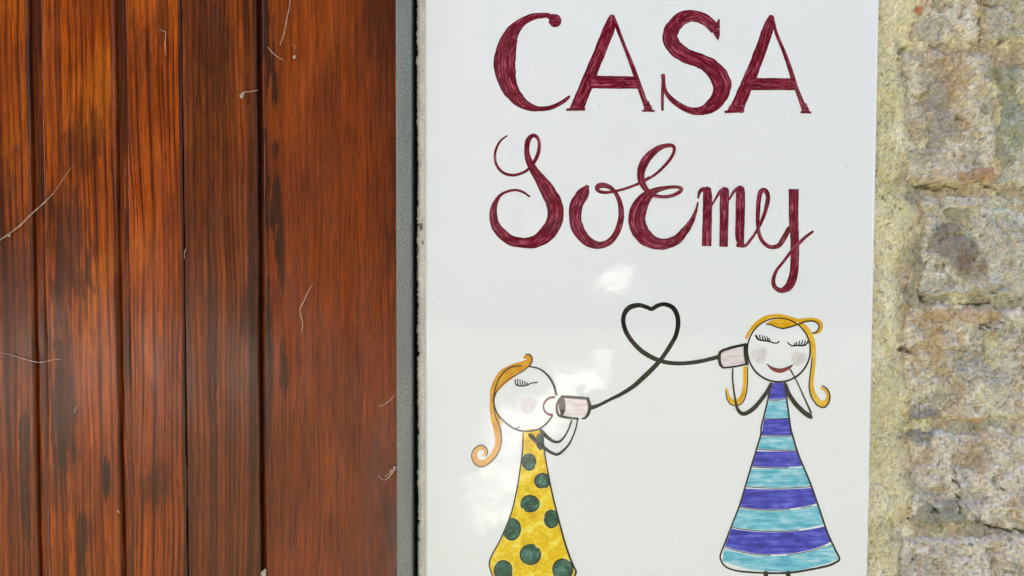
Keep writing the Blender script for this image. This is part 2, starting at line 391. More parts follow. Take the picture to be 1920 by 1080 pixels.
# ---------------------------------------------------------------- old wall
Y_WALL = 0.0065
wall = empty('old_brick_wall', (float(at(1800, 540, 0)[0]), Y_WALL, -0.5))
tag(wall, 'old brick wall smeared with yellowish lime mortar, right of the white sign', 'wall')
def smear(px, py):
    """how far the lime mortar is pushed out over the bricks (0 = none)"""
    w = 1702 + (fbm(py * 0.012, px * 0 + 2, 31, 4) - 0.5) * 75 - (py - 540) * 0.012
    left = sst(w + 26, w - 22, px)
    return left
CRACKS = [([(1722, 345), (1745, 350), (1770, 351), (1800, 354)], 3.0), ([(1726, 558), (1748, 565), (1790, 569), (1855, 571)], 2.2), ([(1862, 991), (1885, 995), (1930, 998)], 3.0),
          ([(1688, 106), (1692, 97), (1704, 88), (1726, 89)], 3.2), ([(1843, -5), (1842, 40), (1841, 82)], 1.8), ([(1872, 70), (1882, 73)], 3.5), ([(1854, 4), (1860, 12)], 3.0), ([(1694, 656), (1708, 662)], 4.0),
          ([(1828, 615), (1860, 611), (1900, 612)], 2.0), ([(1850, 350), (1875, 356)], 2.5), ([(1746, 955), (1752, 960)], 3.5), ([(1790, 880), (1797, 930), (1796, 958)], 1.6), ([(1690, 985), (1700, 975), (1712, 980)], 2.0), ([(1830, 972), (1850, 985), (1862, 991)], 2.0),
          ([(1886, 832), (1890, 836)], 3.0), ([(1884, 916), (1888, 920)], 2.5), ([(1797, 222), (1803, 226)], 2.6)]
def grit(c, px, py, sd):
    """single light and dark sand grains in the surface"""
    a = noise(px * 0.30 + 0.13 * py, py * 0.27, sd); b = noise(px * 0.21, py * 0.23 + 0.1 * px, sd + 3)
    k = 1 + sst(0.68, 0.84, a) * 0.16 - sst(0.30, 0.16, a) * 0.16 + sst(0.74, 0.88, b) * 0.12 - sst(0.20, 0.08, b) * 0.40
    return c * k[..., None]
def crack(px, py):
    out = np.zeros_like(px)
    wx_ = px + (fbm(px * 0.09, py * 0.09, 141, 3, 0.7) - 0.5) * 22; wy_ = py + (fbm(px * 0.09, py * 0.09, 151, 3, 0.7) - 0.5) * 22
    for P, w in CRACKS:
        for (ax, ay), (bx, by) in zip(P[:-1], P[1:]):
            t = np.clip(((wx_ - ax) * (bx - ax) + (wy_ - ay) * (by - ay)) / ((bx - ax) ** 2 + (by - ay) ** 2), 0, 1)
            d = np.hypot(wx_ - ax - t * (bx - ax), wy_ - ay - t * (by - ay))
            out = np.maximum(out, sst(w * 1.6, w * 0.4, d) * 0.007 * sst(0.30, 0.55, noise(px * 0.09, py * 0.09, 161)))
    return out
def mortar_h(px, py):
    h = 0.0027 + (fbm(px * 0.02, py * 0.02, 41, 4) - 0.5) * 0.0052 + (fbm(px * 0.13, py * 0.085, 51, 4, 0.7) - 0.5) * 0.0038
    fl = fbm(px * 0.03, py * 0.02, 45, 4, 0.6); h = h + sst(0.57, 0.60, fl) * 0.0016
    return h - smear(px, py) * 0.0038 + crack(px, py)
def mortar_col(px, py):
    c = np.broadcast_to(lin(232, 220, 184), px.shape + (3,)).copy()
    n = fbm(px * 0.02, py * 0.012, 61, 4)
    c = mix(c, np.broadcast_to(lin(216, 206, 162), c.shape), sst(0.42, 0.68, n) * 0.8)
    c = mix(c, np.broadcast_to(lin(238, 229, 200), c.shape), sst(0.48, 0.25, n) * 0.8)
    s = smear(px, py)
    c = mix(c, np.broadcast_to(lin(186, 164, 136), c.shape), (1 - s) * sst(0.35, 0.6, fbm(px * 0.03, py * 0.03, 63, 3)) * 0.8)
    c = mix(c, np.broadcast_to(lin(160, 156, 138), c.shape), (1 - s) * sst(0.5, 0.65, fbm(px * 0.025, py * 0.025, 66, 3)) * 0.7)
    f = fbm(px * 0.20, py * 0.13, 67, 4, 0.7) - 0.5
    return grit(c * (1 + f[..., None] * 0.5), px, py, 171)
def wall_grid(p0, p1, q0, q1, step, hf, cf):
    def axis(a, b, lo, hi):      # fine where the photograph looks, coarser beyond
        out = []; t = a
        while t < b: out.append(t); t += step if lo <= t <= hi else step * 3
        return np.array(out + [b], float)
    px = axis(p0, p1, 1600, 1935); py = axis(q0, q1, -15, 1095)
    PX, PY = np.meshgrid(px, py)
    h = hf(PX, PY)
    pts = at(PX, PY, Y_WALL + h * 0 + 0.0)       # laid out on the wall plane ...
    pts[..., 1] = Y_WALL + h                      # ... then pushed in or out
    return pts, cf(PX, PY)
for rg in ((1600, 2500, -350, 1450), (800, 1600, -350, -55), (800, 1600, 1170, 1450)):
    pts, col = wall_grid(*rg, 1.6, mortar_h, mortar_col)
    child(link('mortar', grid_mesh('mortar', pts, col), MORTAR), wall)
BR = [(1706, 1842, -96, 82, 'p'), (1850, 2492, -96, 76, 'y'), (1692, 1868, 92, 347, 'o'), (1875, 2492, 128, 350, 'g'),
      (1728, 2492, 362, 557, 'g'), (1700, 2492, 574, 792, 'o'), (1706, 2492, 804, 988, 'p'), (1692, 2492, 1003, 1186, 'p'), (1724, 2492, 1202, 1444, 'o'), (1690, 2492, -344, -112, 'g')]
def brick_fn(p0, p1, q0, q1, kind, sd):
    def edge(px, py):
        d = np.minimum(np.minimum(px - p0, p1 - px), np.minimum(py - q0, q1 - py))
        return d + (fbm(px * 0.05, py * 0.05, sd + 3, 3) - 0.5) * 22
    def hf(px, py):
        d = edge(px, py)
        t = np.clip(1 - d / 12.0, 0, 1)
        h = -0.0012 + (fbm(px * 0.014, py * 0.014, sd, 4) - 0.5) * 0.0050 + (fbm(px * 0.09, py * 0.09, sd + 7, 4, 0.72) - 0.5) * 0.0064
        ch = noise(px * 0.03, py * 0.03, sd + 11); h += sst(0.70, 0.76, ch) * 0.0022
        fl = fbm(px * 0.022, py * 0.022, sd + 13, 4, 0.6); h += sst(0.52, 0.55, fl) * 0.0014 + sst(0.61, 0.63, fl) * 0.0014      # flaked-off layers
        return h + t * t * 0.0070 + crack(px, py)
    def cf(px, py):
        base = {'p': lin(240, 230, 212), 'o': lin(236, 225, 202), 'g': lin(226, 223, 204), 'y': lin(224, 216, 186)}[kind]
        c = np.broadcast_to(base, px.shape + (3,)).copy()
        n = fbm(px * 0.016, py * 0.016, sd + 21, 4); n2 = fbm(px * 0.03, py * 0.02, sd + 25, 4); n3 = fbm(px * 0.05, py * 0.05, sd + 29, 3)
        c = mix(c, np.broadcast_to(lin(200, 194, 178), c.shape), sst(0.48, 0.66, n) * 0.8)
        c = mix(c, np.broadcast_to(lin(196, 156, 104), c.shape), sst(0.55, 0.70, n2) * (0.38 if kind in 'op' else 0.2))
        c = mix(c, np.broadcast_to(lin(178, 122, 90), c.shape), sst(0.62, 0.74, n3) * (0.22 if kind in 'op' else 0.08))
        c = mix(c, np.broadcast_to(lin(222, 208, 190), c.shape), sst(0.46, 0.30, n3) * 0.55)
        f = fbm(px * 0.16, py * 0.16, sd + 33, 4, 0.75) - 0.5
        c = grit(c * (1 + f[..., None] * 0.6), px, py, sd + 35)
        def sp(cx, cy, rx, ry, rgb, k, s):
            nonlocal c
            d = np.sqrt(((px - cx) / rx) ** 2 + ((py - cy) / ry) ** 2) + (fbm(px * 0.045, py * 0.03, s, 4) - 0.5) * 1.7
            c = mix(c, np.broadcast_to(lin(*rgb), c.shape), (1 - sst(0.6, 1.15, d)) * k)
        sp(1722, 14, 13, 26, (206, 128, 98), 0.9, 201); sp(1790, 470, 46, 62, (140, 126, 116), 0.75, 203); sp(1812, 500, 30, 30, (144, 112, 86), 0.5, 204)
        sp(1750, 640, 40, 50, (206, 168, 112), 0.55, 205); sp(1800, 590, 100, 18, (208, 170, 118), 0.6, 206); sp(1790, 150, 60, 40, (188, 150, 102), 0.5, 207)
        sp(1830, 330, 60, 20, (196, 138, 96), 0.65, 208); sp(1890, 190, 40, 110, (172, 176, 154), 0.8, 209); sp(1730, 800, 42, 34, (134, 132, 122), 0.75, 210)
        sp(1760, 970, 55, 26, (150, 148, 132), 0.8, 211); sp(1760, 230, 30, 80, (178, 168, 158), 0.7, 212); sp(1820, 795, 60, 16, (208, 160, 92), 0.7, 213)
        return c
    return hf, cf
for i, b in enumerate(BR):
    hf, cf = brick_fn(*b, 300 + i * 40)
    pts, col = wall_grid(b[0] - 8, b[1] + 8, b[2] - 8, b[3] + 8, 1.6, hf, cf)
    child(link('brick', grid_mesh('brick', pts, col), BRICK), wall)
wb = box('wall_core', float(at(786, 540, 0.02)[0]), float(at(2500, 540, 0.02)[0]), 0.020, 0.20, -0.6, 0.7, mat_plain('rubble_core', lin(70, 62, 52), 0.95)); child(wb, wall)
# ragged mortar bed that shows along the left edge of the sign
py = np.arange(-340, 1440, 2.0)
lx = 783.6 + (fbm(py * 0.006, py * 0, 71, 3) - 0.5) * 4 + (fbm(py * 0.30, py * 0, 73, 3) - 0.5) * 5.0 * (0.3 + 1.3 * noise(py * 0.02, py * 0, 77)) + (540 - py) * -0.0022
nb = (noise(py * 0.09, py * 0 + 3, 75) > 0.86) * 3.0 * (py > 380)
cols_ = np.linspace(0, 1, 12)
PX = lx[:, None] + nb[:, None] * (1 - cols_) ** 3 + (812 - lx[:, None]) * cols_[None, :]
PY = py[:, None] + 0 * PX
hh = 0.0018 + (fbm(PX * 0.08, PY * 0.02, 81, 3) - 0.5) * 0.0010 + np.clip(1 - cols_ * 5, 0, 1)[None, :] ** 2 * 0.002
pts = at(PX, PY, hh)
bk_ = pts[:, :1].copy(); bk_[..., 1] += 0.018
pts = np.concatenate([bk_, pts], 1)
c = np.broadcast_to(lin(204, 198, 186), PX.shape + (3,)) * (1 + (fbm(PX * 0.1, PY * 0.03, 83, 3) - 0.5)[..., None] * 0.35)
for cx, cy, rx, ry in ((789.5, 425, 3.6, 8), (793, 455, 2, 5), (782, 470, 2.5, 9)):
    d = np.sqrt(((PX - cx) / rx) ** 2 + ((PY - cy) / ry) ** 2)
    c = mix(c, np.broadcast_to(lin(86, 84, 80), c.shape), 1 - sst(0.7, 1.1, d))
c = np.concatenate([c[:, :1] * 0 + lin(60, 56, 50), c], 1)
MB = mat_plaster('mortar_bed', 900, 0.15)
child(link('mortar_bed', grid_mesh('mortar_bed', pts, c), MB), wall)
# black sheet added behind the gap to paint its deep shade
sl = box('gap_shade', bar_x(765), float(at(812, 540, 0.02)[0]), 0.0185, 0.0195, -0.5, 0.5, mat_plain('black_gap_shade', lin(8, 8, 8), 0.9)); child(sl, wall)

# ---------------------------------------------------------------- the ceramic sign
tx0, tx1 = float(at(796.5, 540)[0]), float(at(1639.5, 540)[0])
tz0, tz1 = float(at(960, 1190)[2]), float(at(960, -75)[2])
sign = box('ceramic_sign', tx0, tx1, 0.0, 0.0085, tz0, tz1, GLZ, None, 0.0026, 5)
tag(sign, 'glossy white ceramic sign reading CASA SoEmy with two painted girls on a string telephone', 'sign')

LAYER = 0.00004
def catmull(P, n=7):
    P = np.asarray(P, float)
    if len(P) < 3:
        t = np.linspace(0, 1, max(3, int(np.hypot(*(P[1] - P[0])[:2]) / 4)))[:, None]; return P[0] + (P[1] - P[0]) * t
    Q = np.concatenate([[2 * P[0] - P[1]], P, [2 * P[-1] - P[-2]]]); out = []
    for i in range(1, len(Q) - 2):
        p0, p1, p2, p3 = Q[i - 1], Q[i], Q[i + 1], Q[i + 2]
        k = np.clip(int(np.hypot(*(p2 - p1)[:2]) / 2.5), 3, 24)
        for t in np.arange(k) / k:
            out.append(0.5 * ((2 * p1) + (p2 - p0) * t + (2 * p0 - 5 * p1 + 4 * p2 - p3) * t * t + (3 * p1 - p0 - 3 * p2 + p3) * t ** 3))
    out.append(Q[-2]); return np.array(out)
class Art:
    """collects painted strokes and fills (photograph pixels) into one mesh"""
    def __init__(s, T, layer=1):
        s.T = T; s.v = []; s.f = []; s.uv = []; s.ed = []; s.layer = layer
    def pts(s, P):
        ox, oy, k = s.T; P = np.asarray(P, float).copy()
        P[:, 0] = ox + P[:, 0] / k; P[:, 1] = oy + P[:, 1] / k
        if P.shape[1] > 2: P[:, 2] /= k
        return P
    def stroke(s, P, closed=False, wob=0.07, cap=True, lift=0.0, wmul=1.0):
        P = s.pts(P); P = catmull(P)
        n = len(P); xy = P[:, :2]; hw = np.maximum(P[:, 2] * wmul, 0.6)
        d = np.gradient(xy, axis=0)
        if closed: d[0] = d[-1] = (xy[1] - xy[-2])
        L = np.maximum(np.hypot(d[:, 0], d[:, 1]), 1e-6); d /= L[:, None]
        nr = np.stack([-d[:, 1], d[:, 0]], 1)
        arc = np.concatenate([[0], np.cumsum(np.hypot(*np.diff(xy, axis=0).T))])
        sd = random.randint(0, 9999)
        wl_ = 1 + (fbm(arc * 0.11, arc * 0, sd, 3) - 0.5) * 2 * wob; wr_ = 1 + (fbm(arc * 0.11, arc * 0, sd + 50, 3) - 0.5) * 2 * wob
        rows = []
        if cap and not closed:      # rounded brush ends
            caps0 = [(-0.72, 0.5), (-0.45, 0.84)]; caps1 = [(0.45, 0.84), (0.72, 0.5)]
        else: caps0 = caps1 = []
        def row(i, off, sc):
            c0 = xy[i] + d[i] * off * hw[i]; rows.append((c0 + nr[i] * hw[i] * sc * wl_[i], c0, c0 - nr[i] * hw[i] * sc * wr_[i], arc[i] + off * hw[i], hw[i] * sc, i / n))
        for off, sc in caps0: row(0, off, sc)
        for i in range(n): row(i, 0, 1)
        for off, sc in caps1: row(n - 1, off, sc)
        b = len(s.v); vs = (-1, -0.55, 0, 0.55, 1); so = sd * 3.7
        for a_, c_, b_, u, w, t in rows:
            for q in vs:
                p = c_ + (b_ - c_) * q if q > 0 else c_ + (a_ - c_) * -q
                y = -(s.layer + 0.55 * t) * LAYER - lift
                s.v.append(at(p[0], p[1], y)); s.uv.append((u + so, q * w + so)); s.ed.append(abs(q))
        for r in range(len(rows) - 1):
            for q in range(4):
                i = b + r * 5 + q; s.f.append((i, i + 1, i + 6, i + 5))
        s.layer += 0.6
        return s
    def fill(s, P, smooth=True, wob=0.0):
        P = s.pts(P)
        if smooth:
            Q = np.concatenate([P, P[:1]]); Q = np.concatenate([P[-1:], Q, P[1:2]]); Q = catmull(Q)
            # drop the lead in and lead out segments
            k0 = int(np.clip(int(np.hypot(*(P[0] - P[-1])[:2]) / 2.5), 3, 24)); k1 = int(np.clip(int(np.hypot(*(P[1] - P[0])[:2]) / 2.5), 3, 24))
            Q = Q[k0:-k1 - 1]
        else: Q = P
        if wob:
            c0 = Q.mean(0); a = np.arange(len(Q)); Q = c0 + (Q - c0) * (1 + (noise(a * 0.35, a * 0, random.randint(0, 999)) - 0.5) * wob)[:, None]
        b = len(s.v); so = random.random() * 900
        for p in Q:
            s.v.append(at(p[0], p[1], -s.layer * LAYER)); s.uv.append((p[0] + so, p[1] + so)); s.ed.append(0.0)
        s.f.append(tuple(range(b, b + len(Q)))[::-1]); s.layer += 0.6
        return s
    def disc(s, cx, cy, rx, ry=None, wob=0.1, n=28):
        ry = ry or rx; a = np.arange(n) * 2 * math.pi / n
        return s.fill(np.stack([cx + rx * np.cos(a), cy + ry * np.sin(a)], 1), True, wob)
    def build(s, name, mat, parent, label=None):
        me = mesh(name, s.v, s.f, False)
        uvl = me.uv_layers.new(name='UVMap'); li = np.empty(len(me.loops), np.int32); me.loops.foreach_get('vertex_index', li)
        uvl.data.foreach_set('uv', np.array(s.uv, np.float32)[li].reshape(-1))
        ea = me.attributes.new('edge', 'FLOAT', 'POINT'); ea.data.foreach_set('value', np.array(s.ed, np.float32))
        bm = bmesh.new(); bm.from_mesh(me)
        bmesh.ops.triangulate(bm, faces=[f for f in bm.faces if len(f.verts) > 4])
        for f in bm.faces:
            if f.normal.y > 0: f.normal_flip()
        bm.to_mesh(me); bm.free()
        o = link(name, me, mat, parent)
        if label: o['label'] = label
        return o

# --- lettering
T1 = (900, 0, 4.5); T2 = (1220, 0, 4.5); T3 = (900, 240, 4.319); T4 = (1160, 240, 3.375)
Art(T1).stroke([(600, 150, 24), (575, 132, 22), (540, 130, 22), (440, 143, 29), (345, 195, 38), (272, 275, 58), (226, 400, 82), (206, 530, 94), (218, 640, 87), (258, 755, 68), (322, 840, 54), (402, 895, 38), (490, 918, 22), (590, 910, 19), (680, 870, 17), (735, 832, 15), (755, 812, 9)]) \
    .stroke([(590, 180, 14), (622, 205, 24), (655, 190, 30), (650, 150, 26), (610, 140, 22)]).disc(632, 175, 50, 50) \
    .build('letter', MAROON, sign, 'maroon painted capital C')
Art(T1).stroke([(1112, 122, 12), (1106, 175, 36), (1086, 250, 49), (972, 535, 51), (817, 915, 57)], cap=False).stroke([(1122, 128, 12), (1165, 250, 16), (1222, 400, 15), (1300, 600, 20), (1345, 730, 22), (1398, 875, 24), (1420, 920, 38)], cap=False) \
    .stroke([(935, 692, 54), (1338, 697, 52)], cap=False, wob=0.05).fill([(775, 870), (895, 870), (878, 930), (748, 930)], False).fill([(1385, 850), (1422, 850), (1462, 938), (1382, 938)], False).stroke([(735, 925, 11), (880, 922, 12)]).stroke([(1370, 935, 8), (1470, 936, 8)]).build('letter', MAROON, sign, 'maroon painted capital A after the C')
Art(T2).stroke([(548, 245, 46), (462, 168, 48), (350, 135, 50), (240, 170, 58), (164, 290, 64), (198, 395, 66), (300, 470, 62), (420, 515, 62), (520, 575, 72), (598, 690, 80), (592, 790, 70), (530, 880, 60), (450, 928, 42), (360, 938, 30), (270, 905, 26), (190, 850, 22), (140, 795, 18), (115, 735, 15), (104, 640, 17)], cap=False) \
    .stroke([(106, 632, 14), (100, 800, 13), (100, 928, 11)]).fill([(572, 158), (584, 165), (584, 300), (570, 346), (545, 310), (520, 270), (550, 200)], False).disc(104, 640, 19, 19).build('letter', MAROON, sign, 'maroon painted capital S of the top line')
Art(T2).stroke([(1015, 126, 12), (1008, 180, 36), (986, 260, 48), (884, 540, 51), (718, 935, 58)], cap=False).stroke([(1026, 132, 12), (1060, 280, 14), (1130, 450, 16), (1195, 640, 20), (1235, 760, 18), (1288, 895, 24), (1308, 935, 36)], cap=False) \
    .stroke([(835, 709, 52), (1215, 711, 50)], cap=False, wob=0.05).fill([(668, 885), (798, 885), (780, 946), (640, 946)], False).fill([(1275, 870), (1314, 870), (1345, 950), (1280, 950)], False).stroke([(630, 944, 11), (782, 937, 12)]).stroke([(1270, 946, 10), (1350, 949, 9)]).build('letter', MAROON, sign, 'maroon painted capital A ending the top line')
Art(T3).stroke([(218, 62, 6), (160, 112, 9), (123, 200, 11), (130, 290, 11), (185, 360, 12), (270, 382, 12), (350, 360, 12), (400, 325, 12), (445, 265, 15), (475, 190, 15), (478, 110, 13), (455, 68, 15), (420, 64, 17), (388, 105, 22), (379, 180, 21), (392, 255, 27), (432, 335, 34), (490, 420, 45), (552, 515, 60), (603, 620, 65), (608, 730, 66), (555, 840, 64), (460, 915, 52), (350, 930, 42), (250, 910, 42), (170, 850, 42), (122, 780, 36), (107, 700, 31), (120, 620, 23), (160, 550, 14), (220, 515, 11), (290, 503, 10), (350, 520, 10), (403, 556, 7)]).build('letter', MAROON, sign, 'maroon swash capital S of the second line')
Art(T3).stroke([(868, 475, 18), (840, 525, 48), (785, 615, 54), (770, 710, 51), (782, 790, 52), (825, 870, 46), (890, 928, 40), (970, 950, 29), (1050, 920, 27), (1105, 850, 25), (1137, 760, 25), (1144, 680, 23), (1131, 600, 19), (1100, 530, 17), (1050, 478, 18), (985, 464, 23), (948, 482, 20), (965, 512, 15), (1020, 522, 13), (1100, 510, 11), (1180, 490, 11), (1280, 452, 11), (1370, 400, 10)]).build('letter', MAROON, sign, 'maroon lower case o with a looped joining stroke')
Art(T4, 4).stroke([(165, 335, 8), (215, 305, 8), (265, 265, 9), (320, 205, 10), (350, 150, 10), (346, 116, 12), (310, 110, 13), (250, 130, 18), (190, 180, 25), (152, 240, 28), (141, 300, 24), (150, 350, 21), (180, 395, 16), (215, 423, 13), (270, 435, 11), (330, 430, 11), (383, 407, 12), (398, 383, 11), (360, 373, 10), (290, 380, 13), (222, 402, 22), (160, 455, 42), (120, 535, 54), (116, 590, 54), (130, 640, 54), (168, 692, 50), (230, 728, 40), (300, 733, 34), (370, 705, 30), (422, 648, 24), (462, 590, 17), (490, 520, 9), (502, 470, 5)]).build('letter', MAROON, sign, 'maroon looped capital E')
Art(T4).stroke([(503, 444, 6), (512, 405, 11), (535, 388, 15), (560, 400, 22)]).stroke([(560, 395, 26), (563, 450, 30), (560, 600, 30), (556, 748, 31)], cap=False, wob=0.05).disc(560, 393, 27, 22) \
    .stroke([(590, 490, 5), (618, 440, 8), (648, 398, 13), (672, 394, 18)]).stroke([(671, 396, 27), (669, 450, 29), (667, 600, 28), (664, 752, 27)], cap=False, wob=0.05).disc(671, 395, 27, 22) \
    .stroke([(700, 452, 6), (735, 395, 10), (770, 380, 15)]).stroke([(770, 388, 26), (771, 430, 29), (768, 600, 29), (766, 690, 28), (776, 742, 18)], wob=0.05).disc(770, 388, 26, 24).build('letter', MAROON, sign, 'maroon lower case m')
Art(T4, 2).stroke([(752, 742, 12), (800, 745, 10), (840, 700, 9), (870, 655, 9), (900, 600, 11), (930, 520, 13), (945, 440, 15), (930, 398, 15), (905, 396, 15), (890, 432, 15), (882, 520, 14), (881, 620, 12), (900, 700, 12), (950, 750, 13), (1010, 745, 15), (1050, 690, 17), (1078, 635, 14)]) \
    .stroke([(1108, 386, 33), (1108, 600, 30), (1115, 720, 27), (1113, 850, 27), (1106, 930, 28), (1080, 998, 27), (1030, 1028, 17), (988, 1005, 14), (979, 960, 13), (1000, 900, 10), (1040, 850, 9), (1085, 790, 10), (1130, 742, 11), (1180, 692, 10), (1233, 652, 7)], cap=False).build('letter', MAROON, sign, 'maroon lower case y with a long looped tail')
# --- string with heart
Art((1100, 550, 4.5)).stroke([(40, 965, 19), (100, 945, 14), (200, 895, 14), (300, 845, 16), (400, 780, 19), (500, 690, 21), (580, 610, 20), (640, 540, 18), (700, 450, 19), (750, 360, 19), (770, 270, 20), (765, 190, 20), (735, 130, 20), (690, 100, 19), (640, 92, 17), (590, 108, 18), (548, 131, 18), (500, 115, 18), (440, 100, 19), (370, 115, 22), (325, 160, 20), (308, 230, 19), (330, 320, 19), (380, 400, 19), (450, 475, 20), (540, 535, 20), (640, 575, 18), (740, 590, 17), (850, 588, 17), (950, 575, 17), (1040, 555, 17), (1112, 537, 18)], wob=0.05).build('telephone_string', BLACK, sign, 'black painted string looping into a heart')

def wash_disc(T, cx, cy, r, rgb, parent, name='cheek', k=0.62):
    """watery round dab of paint fading into the white"""
    a = Art(T); P = a.pts(np.array([[cx, cy]])); cx, cy = P[0]; r = r / T[2]
    rad = np.linspace(0, 1, 13); ang = np.arange(36) * 2 * math.pi / 36
    v = [at(cx, cy, -1.0 * LAYER)]; col = []; xy = [(cx, cy)]
    for q in rad[1:]:
        for t in ang:
            rr = r * q * (1.05 + 0.08 * math.sin(3 * t + cx)); xy.append((cx + rr * math.cos(t), cy + rr * math.sin(t))); v.append(at(*xy[-1], -1.0 * LAYER))
    xy = np.array(xy); d = np.concatenate([[0], np.repeat(rad[1:], 36)])
    n = fbm(xy[:, 0] * 0.12, xy[:, 1] * 0.12, 5, 3)
    w = (1 - sst(0.62, 1.0, d)) * (0.55 + 0.9 * (n - 0.25)) * k
    col = mix(np.broadcast_to(np.array(GLAZE), (len(xy), 3)), np.broadcast_to(lin(*rgb), (len(xy), 3)), np.clip(w, 0, 1))
    f = [(0, 1 + (i + 1) % 36, 1 + i) for i in range(36)]
    for q in range(11):
        for i in range(36):
            a0 = 1 + q * 36; f.append((a0 + i, a0 + (i + 1) % 36, a0 + 36 + (i + 1) % 36, a0 + 36 + i))
    me = mesh(name, v, f, False); add_col(me, col)
    bm = bmesh.new(); bm.from_mesh(me)
    for q in bm.faces:
        if q.normal.y > 0: q.normal_flip()
    bm.to_mesh(me); bm.free()
    return link(name, me, WASH, parent)

# --- girl speaking
TA = (870, 650, 4.319); TB = (890, 800, 3.859)
g1 = empty('painted_girl'); g1.parent = sign; g1['label'] = 'painted girl in yellow spotted dress speaking into a tin can'
wash_disc(TA, 515, 465, 84, (190, 172, 172), g1)
Art(TB, 1).fill([(350, 34), (480, 26), (500, 90), (508, 180), (526, 300), (562, 480), (612, 680), (652, 830), (692, 950), (722, 1020), (732, 1050), (715, 1100), (600, 1138), (440, 1150), (280, 1138), (160, 1105), (112, 1030), (108, 985), (125, 930), (190, 810), (260, 640), (300, 480), (330, 300), (345, 180)]).build('dress', YELLOW, g1)
DL = np.array([(34, 352), (180, 345), (300, 330), (480, 300), (640, 260), (810, 190), (930, 125), (985, 108), (1030, 112), (1100, 150)]); DR = np.array([(26, 482), (90, 500), (180, 506), (300, 525), (480, 560), (680, 610), (830, 650), (950, 690), (1050, 730), (1100, 712)])
def clip_dress(P):
    P = np.array(P, float); P[:, 0] = np.clip(P[:, 0], np.interp(P[:, 1], DL[:, 0], DL[:, 1]) + 2, np.interp(P[:, 1], DR[:, 0], DR[:, 1]) - 2); return P
def dot_pts(cx, cy, rx, ry):
    a = np.arange(30) * 2 * math.pi / 30; k = 1 + (noise(a * 1.3, a * 0, int(cx)) - 0.5) * 0.1
    return clip_dress(np.stack([cx + rx * k * np.cos(a), cy + ry * k * np.sin(a)], 1))
PALE = mat_paint('pale_yellow_paint', lin(228, 200, 70), lin(238, 218, 110), lin(236, 226, 170), streak=False)
for i, (cx, cy, rx, ry) in enumerate([(393, 255, 49, 60), (490, 392, 55, 54), (400, 558, 67, 60), (556, 668, 52, 64), (268, 742, 64, 78), (403, 925, 74, 73), (207, 1042, 66, 72), (637, 1035, 72, 76), (474, 108, 25, 58)]):
    Art(TB, 2.2).fill(dot_pts(cx, cy, rx * 1.12, ry * 1.1), False).build('dot_rim', PALE, g1)
    Art(TB, 3).fill(dot_pts(cx, cy, rx, ry), False).build('dot', GREEN, g1)
    a = np.linspace(0.6, 0.6 + 2 * math.pi * 0.93, 26) + i
    Art(TB, 3.8).stroke(clip_dress([(cx + rx * math.cos(t), cy + ry * math.sin(t), 2.6 + 2.2 * abs(math.sin(t * 1.3 + i))) for t in a]), wob=0.3).build('dot_outline', LINE, g1)
Art(TB, 4.6).stroke([(352, 48, 4), (345, 180, 5), (330, 300, 5), (300, 480, 5), (260, 640, 5), (190, 810, 5), (125, 930, 5), (108, 985, 5), (112, 1030, 4), (150, 1100, 5), (280, 1140, 6), (440, 1152, 6), (600, 1140, 6), (705, 1105, 6), (733, 1050, 7), (720, 1020, 7), (690, 950, 7), (650, 830, 7), (610, 680, 6), (560, 480, 6), (525, 300, 5), (505, 180, 5), (497, 100, 5)]).build('dress_outline', LINE, g1)
for lx_ in (360, 500):
    Art(TB, 1).stroke([(lx_, 1150, 12), (lx_ + 4, 1330, 11), (lx_ - 26, 1345, 16)]).build('leg', BLACK, g1)
Art(TA, 5.4).stroke([(530, 160, 6), (610, 180, 6), (680, 235, 8), (725, 310, 9), (748, 390, 8)]).stroke([(715, 560, 6), (680, 610, 6), (620, 660, 6), (560, 680, 7), (490, 686, 7), (410, 666, 6), (330, 610, 6), (275, 550, 6), (243, 470, 6), (243, 400, 5), (258, 320, 5), (290, 250, 5), (340, 190, 5), (400, 162, 5), (470, 155, 4)]) \
    .stroke([(410, 665, 3), (435, 660, 3), (450, 650, 3)]).build('face_outline', LINE, g1)
Art(TA, 2).stroke([(490, 86, 12), (520, 80, 20), (528, 118, 26), (475, 152, 34), (405, 188, 48), (335, 232, 56), (283, 288, 46), (245, 350, 32), (230, 420, 19), (227, 500, 18), (240, 590, 22), (268, 670, 27), (278, 740, 27), (272, 810, 27), (240, 880, 27), (190, 928, 26), (140, 944, 25), (100, 925, 24), (84, 880, 22), (100, 835, 20), (140, 815, 17), (168, 835, 15), (171, 865, 12), (155, 882, 8)], wob=0.04).stroke([(250, 530, 12), (275, 590, 14), (303, 625, 9)]).build('hair', GOLD, g1)
Art(TA, 6).stroke([(500, 62, 4), (535, 66, 5), (552, 100, 5), (540, 140, 5), (495, 185, 4), (430, 225, 4), (360, 265, 3), (300, 320, 3), (262, 365, 4), (245, 420, 4), (243, 490, 4), (258, 570, 4), (290, 650, 5), (303, 740, 5), (296, 810, 5), (262, 885, 5), (205, 945, 5), (145, 974, 5), (90, 952, 5), (62, 895, 5), (78, 835, 5), (130, 798, 5), (175, 815, 5), (191, 855, 5), (178, 892, 4)]).build('hair_outline', LINE, g1)
e = Art(TA, 1).stroke([(415, 266, 5), (418, 298, 6), (440, 317, 7), (500, 315, 6), (545, 296, 5), (592, 290, 6)])
for x0, x1, y0 in ((433, 437, 263), (452, 457, 266), (470, 479, 273), (490, 498, 281), (508, 518, 290)): e.stroke([(x0, y0, 4), (x1, 312, 5)])
e.build('eyelashes', BLACK, g1)
Art(TA, 1).stroke([(733, 409, 10), (690, 416, 9), (657, 445, 8), (643, 485, 7), (655, 525, 8), (690, 549, 11), (714, 550, 9)]).build('mouth', MAROON, g1)
